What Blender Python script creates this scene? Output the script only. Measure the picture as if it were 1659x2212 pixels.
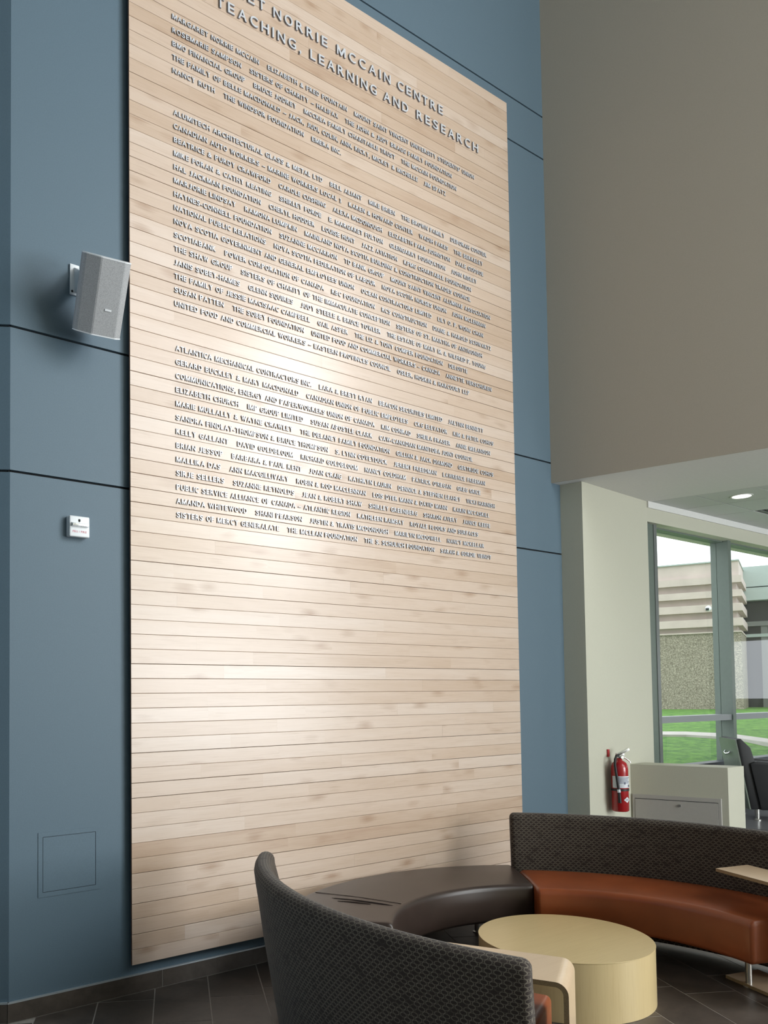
import bpy, bmesh, math, random
from mathutils import Vector, Matrix
for o in list(bpy.data.objects): bpy.data.objects.remove(o)
COL = bpy.context.scene.collection
sc = bpy.context.scene
rad = math.radians
rnd = random.Random(7)

# ------------------------------------------------------------------ camera, sky, lights, exposure
cam = bpy.data.cameras.new('camera')
co = bpy.data.objects.new('camera', cam); COL.objects.link(co); sc.camera = co
R_, U_, F_ = Vector((0.8148, -0.5796, -0.0106)), Vector((-0.0138, -0.0378, 0.9992)), Vector((0.5793, 0.8141, 0.0398))
F_.normalize(); R_ = (R_ - F_*R_.dot(F_)).normalized(); U_ = R_.cross(F_)
CAM = Vector((-1.961, -4.181, 1.626))
M_ = Matrix((R_, U_, -F_)).transposed().to_4x4(); M_.translation = CAM
co.matrix_world = M_
cam.sensor_width = 36.0; cam.lens = 1758.33/2212*36.0
cam.shift_x = (829.5-595.28)/2212; cam.shift_y = (1434.82-1106)/2212
cam.clip_start = 0.05; cam.clip_end = 300

w = bpy.data.worlds.new('overcast_sky'); sc.world = w; w.use_nodes = True
bg = w.node_tree.nodes['Background']
bg.inputs['Color'].default_value = (0.90, 0.95, 1.0, 1); bg.inputs['Strength'].default_value = 2.6

def area(name, loc, target, sx, sy, power, color=(1, 1, 1)):
    l = bpy.data.lights.new(name, 'AREA'); l.shape = 'RECTANGLE'; l.size = sx; l.size_y = sy
    l.energy = power; l.color = color
    o = bpy.data.objects.new(name, l); COL.objects.link(o); o.location = loc
    o.rotation_euler = (Vector(target)-Vector(loc)).to_track_quat('-Z', 'Z').to_euler()
    return o
# daylight through the tall window of the far wall, plus added low fill (behind the photographer)
area('window_daylight', (4.7, -9.35, 8.1), (4.7, 0, 8.1), 2.8, 5.0, 190, (0.95, 0.98, 1.0))
area('side_window_daylight', (6.02, -7.0, 5.9), (6.02-9.51, -7.0-3.09, 5.9), 4.6, 4.2, 1120, (0.95, 0.98, 1.0))
area('low_fill_lamp', (6.3, -9.3, 1.8), (5.2, 0, 1.6), 4.6, 2.4, 400, (0.93, 0.98, 1.0))  # added fill, brightens the pillar and half-wall faces
sc.view_settings.view_transform = 'Standard'; sc.view_settings.look = 'None'
sc.view_settings.exposure = 0.0; sc.view_settings.gamma = 1.0; sc.view_settings.use_curve_mapping = False

# ------------------------------------------------------------------ materials
def mat(name):
    m = bpy.data.materials.new(name); m.use_nodes = True
    nt = m.node_tree; b = nt.nodes['Principled BSDF']
    return m, nt, b
def N(nt, t, **k):
    n = nt.nodes.new(t)
    for a, v in k.items(): setattr(n, a, v)
    return n
def L(nt, a, b): nt.links.new(a, b)
def mth(nt, op, a, b=None, c=None):
    n = N(nt, 'ShaderNodeMath', operation=op)
    for i, v in enumerate((a, b, c)):
        if v is None: continue
        if isinstance(v, (int, float)): n.inputs[i].default_value = v
        else: L(nt, v, n.inputs[i])
    return n.outputs[0]
def ramp(nt, fac, stops):
    n = N(nt, 'ShaderNodeValToRGB'); r = n.color_ramp
    while len(r.elements) > len(stops): r.elements.remove(r.elements[-1])
    while len(r.elements) < len(stops): r.elements.new(0.5)
    for e, (p, c) in zip(r.elements, stops): e.position = p; e.color = (*c, 1)
    L(nt, fac, n.inputs[0]); return n.outputs[0]
def mixc(nt, fac, a, b, mode='MIX'):
    n = N(nt, 'ShaderNodeMix', data_type='RGBA', blend_type=mode)
    if isinstance(fac, (int, float)): n.inputs[0].default_value = fac
    else: L(nt, fac, n.inputs[0])
    for i, v in ((6, a), (7, b)):
        if isinstance(v, tuple): n.inputs[i].default_value = (*v, 1)
        else: L(nt, v, n.inputs[i])
    return n.outputs[2]
def noise(nt, vec, scale, detail=3, rough=0.5, dist=0.0):
    n = N(nt, 'ShaderNodeTexNoise'); n.inputs['Scale'].default_value = scale; n.inputs['Detail'].default_value = detail
    n.inputs['Roughness'].default_value = rough; n.inputs['Distortion'].default_value = dist
    if vec is not None: L(nt, vec, n.inputs['Vector'])
    return n.outputs['Fac']
def mapped(nt, scale=(1, 1, 1), kind='Object', add=None):
    tc = N(nt, 'ShaderNodeTexCoord'); mp = N(nt, 'ShaderNodeMapping'); mp.inputs['Scale'].default_value = scale
    if kind == 'World':
        g = N(nt, 'ShaderNodeNewGeometry'); src = g.outputs['Position']
    else: src = tc.outputs[kind]
    if add is not None:
        v = N(nt, 'ShaderNodeVectorMath', operation='ADD'); L(nt, src, v.inputs[0]); L(nt, add, v.inputs[1]); src = v.outputs[0]
    L(nt, src, mp.inputs['Vector']); return mp.outputs['Vector']
def bump(nt, b, h, strength=0.2, dist=0.002):
    n = N(nt, 'ShaderNodeBump'); n.inputs['Strength'].default_value = strength; n.inputs['Distance'].default_value = dist
    L(nt, h, n.inputs['Height']); L(nt, n.outputs[0], b.inputs['Normal'])
def plain(name, col, rough=0.5, metal=0.0, nz=0.0, bmp=0.0, scale=40.0, coat=0.0, spec=None):
    m, nt, b = mat(name)
    b.inputs['Roughness'].default_value = rough; b.inputs['Metallic'].default_value = metal
    b.inputs['Coat Weight'].default_value = coat
    if spec is not None: b.inputs['Specular IOR Level'].default_value = spec
    v = mapped(nt, kind='World'); f = noise(nt, v, scale, 4)
    d = tuple(c*(1-nz) for c in col); l = tuple(min(1, c*(1+nz)) for c in col)
    L(nt, ramp(nt, f, [(0.3, d), (0.7, l)]), b.inputs['Base Color'])
    if bmp: bump(nt, b, f, bmp)
    return m
def objrand_vec(nt, k=37.0):
    oi = N(nt, 'ShaderNodeObjectInfo'); cx = N(nt, 'ShaderNodeCombineXYZ')
    L(nt, mth(nt, 'MULTIPLY', oi.outputs['Random'], k), cx.inputs[0]); L(nt, mth(nt, 'MULTIPLY', oi.outputs['Random'], k*1.7), cx.inputs[1])
    L(nt, mth(nt, 'MULTIPLY', oi.outputs['Random'], k*2.3), cx.inputs[2])
    return oi, cx.outputs[0]

BLUE = plain('blue_wall_paint', (0.098, 0.153, 0.198), 0.55, nz=0.05, bmp=0.08, scale=160)
BEIGE = plain('beige_wall_paint', (0.47, 0.42, 0.345), 0.6, nz=0.03, bmp=0.06, scale=160)
CREAM = plain('cream_wall_paint', (0.56, 0.55, 0.45), 0.6, nz=0.03, bmp=0.06, scale=160)
WHITEP = plain('white_ceiling_paint', (0.74, 0.735, 0.71), 0.7, nz=0.02)
ACT = plain('ceiling_tile_board', (0.60, 0.615, 0.585), 0.8, nz=0.06, bmp=0.2, scale=220)
DARKGAP = plain('dark_recess', (0.012, 0.014, 0.016), 0.9)
GROUT = plain('grey_grout', (0.38, 0.355, 0.32), 0.85, nz=0.12)
GREENFR = plain('window_frame_aluminium', (0.15, 0.185, 0.16), 0.4, 0.1, nz=0.03)
STEEL = plain('brushed_steel', (0.62, 0.61, 0.58), 0.32, 0.9, nz=0.05)
CHROME = plain('chrome', (0.75, 0.76, 0.78), 0.15, 1.0)
BRIGHT = plain('metal_edge_strip', (0.50, 0.55, 0.58), 0.35, 0.5)
GREYSPK = plain('speaker_grey_plastic', (0.46, 0.47, 0.49), 0.45, nz=0.03)
WHITEPL = plain('white_plastic', (0.80, 0.83, 0.86), 0.35)
REDP = plain('red_gloss_enamel', (0.40, 0.012, 0.016), 0.22, nz=0.03, coat=0.4)
REDTX = plain('red_print', (0.55, 0.16, 0.20), 0.6)
BLACK = plain('black_rubber', (0.013, 0.013, 0.015), 0.5)
BLACKUP = plain('black_upholstery', (0.012, 0.012, 0.014), 0.55, nz=0.1, scale=90)
PAPER = plain('label_paper', (0.72, 0.74, 0.78), 0.6)
INK = plain('label_ink', (0.10, 0.11, 0.17), 0.6)
CONC = plain('pale_precast_concrete', (0.56, 0.48, 0.43), 0.85, nz=0.08, scale=3)
TEAL = plain('pale_teal_fascia', (0.40, 0.47, 0.44), 0.5, nz=0.02)
DARKGL = plain('dark_facade_glass', (0.028, 0.032, 0.036), 0.12, nz=0.2, scale=1)
GREYMUL = plain('grey_facade_mullion', (0.17, 0.18, 0.17), 0.5)
PATH = plain('path_concrete', (0.50, 0.47, 0.44), 0.9, nz=0.08, scale=5)
GREENP = plain('grey_green_laminate', (0.17, 0.20, 0.165), 0.4, nz=0.05)
PANELM = plain('beige_enamel_panel', (0.47, 0.45, 0.42), 0.5, nz=0.02)
SILVER = plain('satin_silver_letters', (0.64, 0.66, 0.70), 0.38, 0.2)
SILVER_SIDE = plain('letter_return', (0.27, 0.27, 0.30), 0.45, 0.4)
GREYFLOOR = plain('pale_grey_floor', (0.17, 0.17, 0.18), 0.3, nz=0.1, scale=2)

def maple(name, stops, grain=0.35, coat=0.5, rough=0.33, knots=True, vary=1.0, along=0):
    m, nt, b = mat(name)
    oi, rv = objrand_vec(nt)
    s1 = [14, 14, 14]; s1[along] = 1.3
    s2 = [150, 150, 150]; s2[along] = 5.0
    big = noise(nt, mapped(nt, tuple(s1), 'World', rv), 1.0, 4, 0.55, 0.6)
    fine = noise(nt, mapped(nt, tuple(s2), 'World', rv), 1.0, 3, 0.6, 0.4)
    sc3 = N(nt, 'ShaderNodeSeparateColor'); L(nt, oi.outputs['Color'], sc3.inputs[0])
    base = ramp(nt, mth(nt, 'ADD', mth(nt, 'MULTIPLY', sc3.outputs[0], 0.62*vary), mth(nt, 'MULTIPLY', big, 0.55)), stops)
    g = ramp(nt, fine, [(0.30, (0.78, 0.71, 0.64)), (0.50, (1, 1, 1))])
    col = mixc(nt, grain, base, mixc(nt, 1.0, base, g, 'MULTIPLY'))
    if knots:
        s3 = [9, 9, 9]; s3[along] = 3.6
        wv = N(nt, 'ShaderNodeTexVoronoi'); wv.inputs['Scale'].default_value = 1.0
        L(nt, mapped(nt, tuple(s3), 'World', rv), wv.inputs['Vector'])
        gate = noise(nt, mapped(nt, (1.7, 7, 7), 'World', rv), 1.0, 1)
        d = mth(nt, 'ADD', wv.outputs['Distance'], mth(nt, 'MULTIPLY', mth(nt, 'SUBTRACT', fine, 0.5), 0.35))
        k = ramp(nt, d, [(0.05, (1, 1, 1)), (0.36, (0, 0, 0))])
        k2 = mth(nt, 'MULTIPLY', k, ramp(nt, gate, [(0.46, (0, 0, 0)), (0.60, (0.72, 0.72, 0.72))]))
        col = mixc(nt, k2, col, (0.36, 0.215, 0.125))
    L(nt, col, b.inputs['Base Color'])
    b.inputs['Roughness'].default_value = rough; b.inputs['Coat Weight'].default_value = coat; b.inputs['Coat Roughness'].default_value = 0.22
    bump(nt, b, fine, 0.05, 0.001)
    return m
WOOD = maple('maple_boards', [(0.10, (0.44, 0.285, 0.19)), (0.34, (0.565, 0.415, 0.305)), (0.62, (0.635, 0.49, 0.385)), (0.98, (0.69, 0.565, 0.475))], coat=0.55, rough=0.36)
WOODEDGE = plain('maple_board_ends', (0.24, 0.12, 0.075), 0.7, nz=0.2)
VENEER = maple('maple_veneer', [(0.1, (0.60, 0.46, 0.225)), (0.9, (0.70, 0.55, 0.29))], 0.3, 0.35, 0.36, False, 0.2, along=0)
VENEERV = maple('maple_veneer_upright', [(0.1, (0.61, 0.465, 0.24)), (0.9, (0.70, 0.555, 0.30))], 0.3, 0.35, 0.36, False, 0.2, along=2)
PLY = maple('bent_maple_ply', [(0.1, (0.60, 0.44, 0.285)), (0.9, (0.69, 0.53, 0.36))], 0.25, 0.35, 0.34, False, 0.2, along=0)
PLYEDGE = plain('ply_edge', (0.30, 0.21, 0.11), 0.6, nz=0.25, scale=300)

def tile_mat(name, c0, c1):
    m, nt, b = mat(name)
    oi, rv = objrand_vec(nt)
    a = noise(nt, mapped(nt, (3.0, 3.0, 3.0), 'World', rv), 1.0, 6, 0.65, 1.2)
    c = noise(nt, mapped(nt, (26, 26, 26), 'World', rv), 1.0, 4, 0.6, 0.3)
    f = mth(nt, 'ADD', mth(nt, 'MULTIPLY', a, 0.75), mth(nt, 'MULTIPLY', c, 0.25))
    f = mth(nt, 'ADD', f, mth(nt, 'MULTIPLY', mth(nt, 'SUBTRACT', oi.outputs['Random'], 0.5), 0.10))
    L(nt, ramp(nt, f, [(0.33, c0), (0.68, c1)]), b.inputs['Base Color'])
    b.inputs['Roughness'].default_value = 0.42
    bump(nt, b, c, 0.12, 0.0015)
    return m
TILE = tile_mat('brown_slate_tile', (0.054, 0.044, 0.037), (0.115, 0.093, 0.076))

def leather(name, col, rough=0.36):
    m, nt, b = mat(name)
    v = mapped(nt, kind='World')
    f = noise(nt, v, 260, 3, 0.6); g = noise(nt, v, 5, 3)
    L(nt, ramp(nt, g, [(0.3, tuple(c*0.88 for c in col)), (0.7, tuple(c*1.12 for c in col))]), b.inputs['Base Color'])
    b.inputs['Roughness'].default_value = rough
    bump(nt, b, f, 0.12, 0.001)
    return m
ORANGE = leather('rust_orange_vinyl', (0.255, 0.062, 0.018))
BROWNL = leather('dark_brown_vinyl', (0.040, 0.027, 0.022), 0.34)

def ring_fabric(name):
    m, nt, b = mat(name)
    tc = N(nt, 'ShaderNodeTexCoord'); sp = N(nt, 'ShaderNodeSeparateXYZ'); L(nt, tc.outputs['UV'], sp.inputs[0])
    PX, PY, A, B = 0.031, 0.0295, 0.0137, 0.0088
    ds = []
    for off in (0.0, 0.5):
        u = mth(nt, 'ADD', mth(nt, 'DIVIDE', sp.outputs[0], PX), off); v = mth(nt, 'ADD', mth(nt, 'DIVIDE', sp.outputs[1], PY), off)
        iu = mth(nt, 'FLOOR', u); iv = mth(nt, 'FLOOR', v)
        du = mth(nt, 'MULTIPLY', mth(nt, 'SUBTRACT', mth(nt, 'FRACT', u), 0.5), PX/A)
        dv = mth(nt, 'MULTIPLY', mth(nt, 'SUBTRACT', mth(nt, 'FRACT', v), 0.5), PY/B)
        d = mth(nt, 'SQRT', mth(nt, 'ADD', mth(nt, 'MULTIPLY', du, du), mth(nt, 'MULTIPLY', dv, dv)))
        e = mth(nt, 'ABSOLUTE', mth(nt, 'SUBTRACT', d, 0.92))
        cx = N(nt, 'ShaderNodeCombineXYZ'); L(nt, iu, cx.inputs[0]); L(nt, iv, cx.inputs[1]); cx.inputs[2].default_value = off*7+1
        wn = N(nt, 'ShaderNodeTexWhiteNoise', noise_dimensions='3D'); L(nt, cx.outputs[0], wn.inputs['Vector'])
        line = ramp(nt, e, [(0.05, (1, 1, 1)), (0.16, (0, 0, 0))])
        on = ramp(nt, wn.outputs['Value'], [(0.03, (0.15, 0.15, 0.15)), (0.25, (1, 1, 1))])
        ds.append(mth(nt, 'MULTIPLY', line, on))
    ring = mth(nt, 'MAXIMUM', ds[0], ds[1])
    weave = noise(nt, mapped(nt, (900, 900, 900), 'UV'), 1.0, 2)
    basec = ramp(nt, weave, [(0.3, (0.022, 0.015, 0.012)), (0.7, (0.044, 0.032, 0.026))])
    L(nt, mixc(nt, ring, basec, (0.165, 0.142, 0.11)), b.inputs['Base Color'])
    b.inputs['Roughness'].default_value = 0.85; b.inputs['Sheen Weight'].default_value = 0.15
    b.inputs['Specular IOR Level'].default_value = 0.25
    bump(nt, b, mth(nt, 'ADD', mth(nt, 'MULTIPLY', ring, 0.6), mth(nt, 'MULTIPLY', weave, 0.4)), 0.35, 0.0012)
    return m
FABRIC = ring_fabric('ring_pattern_upholstery')

def grille_mat():
    m, nt, b = mat('speaker_perforated_grille')
    v = N(nt, 'ShaderNodeTexVoronoi'); v.inputs['Scale'].default_value = 260
    L(nt, mapped(nt, (1, 1, 1), 'Object'), v.inputs['Vector'])
    L(nt, ramp(nt, v.outputs['Distance'], [(0.25, (0.27, 0.275, 0.285)), (0.5, (0.40, 0.41, 0.425))]), b.inputs['Base Color'])
    b.inputs['Roughness'].default_value = 0.5
    return m
GRILLE = grille_mat()

def glass_mat(name, tint, r0=0.08):
    m, nt, b = mat(name)
    nt.nodes.remove(b); out = nt.nodes['Material Output']
    tr = N(nt, 'ShaderNodeBsdfTransparent'); tr.inputs[0].default_value = (*tint, 1)
    gl = N(nt, 'ShaderNodeBsdfGlossy'); gl.inputs['Roughness'].default_value = 0.0; gl.inputs[0].default_value = (1, 1, 1, 1)
    fr = N(nt, 'ShaderNodeFresnel'); fr.inputs[0].default_value = 1.5
    mx = N(nt, 'ShaderNodeMixShader'); ge = N(nt, 'ShaderNodeNewGeometry'); L(nt, mth(nt, 'MULTIPLY', fr.outputs[0], mth(nt, 'SUBTRACT', 1.0, ge.outputs['Backfacing'])), mx.inputs[0]); L(nt, tr.outputs[0], mx.inputs[1]); L(nt, gl.outputs[0], mx.inputs[2])
    L(nt, mx.outputs[0], out.inputs['Surface']); return m
GLASS = glass_mat('window_glass', (0.955, 0.965, 0.955))

def emis(name, col, s):
    m, nt, b = mat(name)
    b.inputs['Emission Color'].default_value = (*col, 1); b.inputs['Emission Strength'].default_value = s
    return m
LAMPGLOW = emis('downlight_glow', (1.0, 0.97, 0.9), 3.0)
STROBE = plain('clear_strobe_lens', (0.72, 0.75, 0.78), 0.08, 0.75, nz=0.35, bmp=0.6, scale=120)

def agg_mat():
    m, nt, b = mat('exposed_aggregate')
    v = mapped(nt, (1, 1, 1), 'World')
    f = noise(nt, v, 34.0, 5, 0.85); g = noise(nt, v, 0.7, 2)
    c = ramp(nt, f, [(0.38, (0.20, 0.175, 0.12)), (0.5, (0.46, 0.41, 0.31)), (0.60, (0.78, 0.72, 0.58))])
    L(nt, c, b.inputs['Base Color']); b.inputs['Roughness'].default_value = 0.9
    bump(nt, b, f, 1.0, 0.05); return m
AGG = agg_mat()
def grass_mat(name):
    m, nt, b = mat(name)
    f = noise(nt, mapped(nt, (7, 7, 7), 'World'), 1.0, 8, 0.75)
    L(nt, ramp(nt, f, [(0.36, (0.035, 0.14, 0.018)), (0.62, (0.17, 0.37, 0.05))]), b.inputs['Base Color'])
    b.inputs['Roughness'].default_value = 0.8; bump(nt, b, f, 0.7, 0.08); return m
GRASS = grass_mat('lawn_grass')

# ------------------------------------------------------------------ geometry helpers
WL = {}   # world base point of each thing
class MB:
    def __init__(s): s.v = []; s.f = []; s.m = []; s.uv = {}
    def add(s, vs, fs, mi=0, uvs=None):
        n = len(s.v); s.v += [Vector(p) for p in vs]
        for i, f in enumerate(fs):
            if uvs: s.uv[len(s.f)] = uvs[i]
            s.f.append([n+j for j in f]); s.m.append(mi)
        return s
    def box(s, a, b, mi=0):
        x0, y0, z0 = a; x1, y1, z1 = b
        return s.prism([(x0, y0), (x1, y0), (x1, y1), (x0, y1)], z0, z1, mi)
    def prism(s, poly, z0, z1, mi=0):
        n = len(poly); ar = sum(poly[i][0]*poly[(i+1) % n][1]-poly[(i+1) % n][0]*poly[i][1] for i in range(n))
        if ar < 0: poly = poly[::-1]
        vs = [(x, y, z0) for x, y in poly]+[(x, y, z1) for x, y in poly]
        fs = [list(range(n))[::-1], list(range(n, 2*n))]+[[i, (i+1) % n, n+(i+1) % n, n+i] for i in range(n)]
        return s.add(vs, fs, mi)
    def ext(s, pts, d, mi=0, mi_side=None):
        """planar polygon pts pushed along vector d"""
        pts = [Vector(p) for p in pts]; d = Vector(d); n = len(pts)
        nr = Vector((0, 0, 0))
        for i in range(n): nr += (pts[i]-pts[0]).cross(pts[(i+1) % n]-pts[0])
        if nr.dot(d) < 0: pts = pts[::-1]
        vs = pts+[p+d for p in pts]
        s.add(vs, [list(range(n))[::-1], list(range(n, 2*n))], mi)
        s.f_side = len(s.f)
        b0 = len(s.v)-2*n
        for i in range(n):
            s.f.append([b0+i, b0+(i+1) % n, b0+n+(i+1) % n, b0+n+i]); s.m.append(mi if mi_side is None else mi_side)
        return s
    def obox(s, c, ax, ay, az, mi=0):
        c, ax, ay, az = Vector(c), Vector(ax), Vector(ay), Vector(az)
        return s.ext([c-ax-ay-az, c+ax-ay-az, c+ax+ay-az, c-ax+ay-az], az*2, mi)
    def tube(s, pts, r, n=12, mi=0, caps=True):
        pts = [Vector(p) for p in pts]; rings = []
        rs = r if isinstance(r, (list, tuple)) else [r]*len(pts)
        ref = None
        for i, p in enumerate(pts):
            t = (pts[min(i+1, len(pts)-1)]-pts[max(i-1, 0)]).normalized()
            if ref is None: ref = Vector((0, 0, 1)) if abs(t.z) < 0.9 else Vector((1, 0, 0))
            u = (ref-t*ref.dot(t)).normalized(); v = t.cross(u); ref = u
            rings.append([p+(u*math.cos(2*math.pi*k/n)+v*math.sin(2*math.pi*k/n))*rs[i] for k in range(n)])
        vs = [q for rg in rings for q in rg]; fs = []
        for i in range(len(pts)-1):
            for k in range(n): fs.append([i*n+k, i*n+(k+1) % n, (i+1)*n+(k+1) % n, (i+1)*n+k])
        if caps: fs += [list(range(n))[::-1], [(len(pts)-1)*n+k for k in range(n)]]
        return s.add(vs, fs, mi)
    def lathe(s, prof, c, n=24, mi=0, ax=None, ay=None):
        c = Vector(c); vs = []; fs = []
        for r, z in prof:
            for k in range(n):
                a = 2*math.pi*k/n; vs.append(c+Vector((r*math.cos(a), r*math.sin(a), z)))
        m = len(prof)
        for i in range(m-1):
            for k in range(n): fs.append([i*n+k, i*n+(k+1) % n, (i+1)*n+(k+1) % n, (i+1)*n+k])
        fs += [list(range(n))[::-1], [(m-1)*n+k for k in range(n)]]
        return s.add(vs, fs, mi)
    def build(s, name, mats, parent=None, smooth=False, bevel=0.0, seg=2, base=None, angle=40):
        me = bpy.data.meshes.new(name)
        if parent is not None: o0 = WL[parent.name]
        else:
            if base is None:
                xs = [p.x for p in s.v]; ys = [p.y for p in s.v]; zs = [p.z for p in s.v]
                base = Vector(((min(xs)+max(xs))/2, (min(ys)+max(ys))/2, min(zs)))
            o0 = Vector(base)
        me.from_pydata([p-o0 for p in s.v], [], s.f)
        for mm in (mats if isinstance(mats, (list, tuple)) else [mats]): me.materials.append(mm)
        for p, mi in zip(me.polygons, s.m): p.material_index = mi
        if s.uv:
            ul = me.uv_layers.new(name='UVMap')
            for fi, us in s.uv.items():
                for li, uvv in zip(me.polygons[fi].loop_indices, us): ul.data[li].uv = uvv
        if bevel > 0:
            bm = bmesh.new(); bm.from_mesh(me); bmesh.ops.remove_doubles(bm, verts=bm.verts, dist=1e-6)
            es = [e for e in bm.edges if e.is_manifold and e.calc_face_angle(0) > rad(35)]
            bmesh.ops.bevel(bm, geom=es, offset=bevel, segments=seg, profile=0.6, affect='EDGES', clamp_overlap=True)
            bm.to_mesh(me); bm.free()
        if smooth or bevel > 0:
            me.polygons.foreach_set('use_smooth', [True]*len(me.polygons))
            try: me.set_sharp_from_angle(angle=rad(angle))
            except Exception: pass
        me.update()
        o = bpy.data.objects.new(name, me); COL.objects.link(o)
        if parent is not None: o.parent = parent
        else: o.location = o0
        WL[o.name] = o0
        return o
def tag(o, label=None, cat=None, group=None, kind=None):
    if label: o['label'] = label
    if cat: o['category'] = cat
    if group: o['group'] = group
    if kind: o['kind'] = kind
    return o
def thing(name, loc, label=None, cat=None, group=None, kind=None):
    o = bpy.data.objects.new(name, None); COL.objects.link(o); o.location = loc; o.empty_display_size = 0.1
    WL[o.name] = Vector(loc)
    return tag(o, label, cat, group, kind)

EB = Vector((math.cos(rad(-72)), math.sin(rad(-72)), 0))      # direction of the beige wall, away from the blue wall
NB = Vector((-EB.y, EB.x, 0))                                 # its normal, pointing right (into the low room)
XC = 3.885                                                    # where blue and beige wall meet
ZS = 3.40                                                     # soffit height
TOP = 11.2
def bw(t, off=0.0, x0=XC): p = Vector((x0, 0, 0))+EB*t+NB*off; return (p.x, p.y)

# ------------------------------------------------------------------ floor
fl = thing('floor', (1.5, -2, 0), kind='structure')
MB().prism([(-6.5, -9.6), (15, -9.6), (15, 0.6), (-6.5, 0.6)], -0.12, -0.0013).build('grout_bed', GROUT, fl)
ang = 61.5; T = Vector((math.cos(rad(ang)), math.sin(rad(ang)), 0)); NN = Vector((math.sin(rad(ang)), -math.cos(rad(ang)), 0))
def clip(poly, p, n):
    out = []
    for i in range(len(poly)):
        a, b = poly[i], poly[(i+1) % len(poly)]
        da, db = (a-p).dot(n), (b-p).dot(n)
        if da >= 0: out.append(a)
        if (da >= 0) != (db >= 0): out.append(a+(b-a)*(da/(da-db)))
    return out
WA = Vector((-0.660, 0, 0)); WD = Vector((math.cos(rad(-30)), math.sin(rad(-30)), 0)); WN = Vector((-0.5, -0.866, 0))
rows = []
n_ = 0.1416-0.2985*9
while n_ < 1.3: rows.append((n_, n_+0.2985)); n_ += 0.2985
rows.append((n_, 1.4925)); n_ = 1.4925
while n_ < 6.0: rows.append((n_, n_+0.2985)); n_ += 0.2985
joint = {}
def near_row(v): return min(range(len(rows)), key=lambda i: abs((rows[i][0]+rows[i][1])/2-v))
for v, t in ((-0.006, -0.099), (0.59, -0.116), (0.29, -0.43), (-0.30, -0.385), (3.13, -0.4446), (3.42, -0.20), (2.54, -0.708), (2.84, -0.93)): joint[near_row(v)] = t
LT_ = 0.60; gap = 0.0031
ntile = 0
for i, (a, b) in enumerate(rows):
    t0 = joint.get(i, -0.1-0.21*i)
    for k in range(-12, 12):
        ta, tb = t0+k*LT_, t0+(k+1)*LT_
        q = [NN*(a+gap)+T*(ta+gap), NN*(b-gap)+T*(ta+gap), NN*(b-gap)+T*(tb-gap), NN*(a+gap)+T*(tb-gap)]
        c = sum(q, Vector())/4
        if not (-1.6 < c.x < 5.0 and -3.3 < c.y < 0.9): continue
        if c.x < -0.5 and c.y < -1.6: continue
        if c.x > -0.74: q = clip(q, Vector((0, -0.0135, 0)), Vector((0, -1, 0)))
        else: q = clip(q, WA+WN*0.0135, WN)
        q = clip(q, Vector((5.08, -0.12, 0)), -NB)
        if c.x < -0.5:
            q2 = clip(clip([NN*(a+gap)+T*(ta+gap), NN*(b-gap)+T*(ta+gap), NN*(b-gap)+T*(tb-gap), NN*(a+gap)+T*(tb-gap)], Vector((0, -0.0135, 0)), Vector((0, 1, 0))), WA+WN*0.0135, WN)
            if len(q2) > 2 and (c.x > -0.74): MB().prism([(p.x, p.y) for p in q2], -0.0038, 0).build('tile', TILE, fl)
        if len(q) < 3: continue
        if abs(sum((q[j].x*q[(j+1) % len(q)].y-q[(j+1) % len(q)].x*q[j].y) for j in range(len(q))))/2 < 0.0015: continue
        dz = rnd.uniform(-0.0004, 0.0004)
        MB().prism([(p.x, p.y) for p in q], -0.0038, dz).build('tile', TILE, fl); ntile += 1
# remaining floor, out of sight behind the photographer, as one surface
MB().prism([(-6.5, -9.6), (4.9, -9.6), (4.9, -3.75), (-6.5, -3.75)], -0.0014, 0.0).build('floor_field', TILE, fl)
MB().prism([(-6.5, -3.75), (-1.75, -3.75), (-1.75, 0.6), (-6.5, 0.6)], -0.0014, 0.0).build('floor_field', TILE, fl)

# raised floor of the side room
rf = MB().prism([(5.215, -0.10), bw(9.3, 0.0, 5.16), (15, -9.6), (15, 0.0)], -0.003, 0.45).build('floor', GREYFLOOR)
tag(rf, kind='structure')

# ------------------------------------------------------------------ blue wall with reveals
wb = thing('wall_back', (1.6, 0.05, 0), kind='structure')
MB().box((-0.66, 0.018, 0), (4.2, 0.25, TOP)).build('wall_core', DARKGAP, wb)
zr = [0.0, 2.807, 3.570, 6.197, 6.570, TOP]; g2 = 0.0065
for i in range(5):
    z0 = zr[i]+(g2 if i else 0); z1 = zr[i+1]-g2
    MB().box((-0.657, 0, z0), (4.006, 0.0185, z1)).build('wall_panel', BLUE, wb)
wl = thing('wall_left', (-1.5, 0.6, 0), kind='structure')
P0 = Vector((-0.657, 0, 0)); PD = -WD
def wlp(t, off): p = P0+PD*t-WN*off; return (p.x, p.y)
MB().prism([wlp(0.0, 0.018), wlp(4, 0.018), wlp(4, 0.25), wlp(0.02, 0.25)], 0, TOP).build('wall_core', DARKGAP, wl)
for i in range(5):
    z0 = zr[i]+(g2 if i else 0); z1 = zr[i+1]-g2
    MB().prism([wlp(0.0, 0), wlp(4, 0), wlp(4, 0.0185), wlp(0.0, 0.0185)], z0, z1).build('wall_panel', BLUE, wl)
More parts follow.
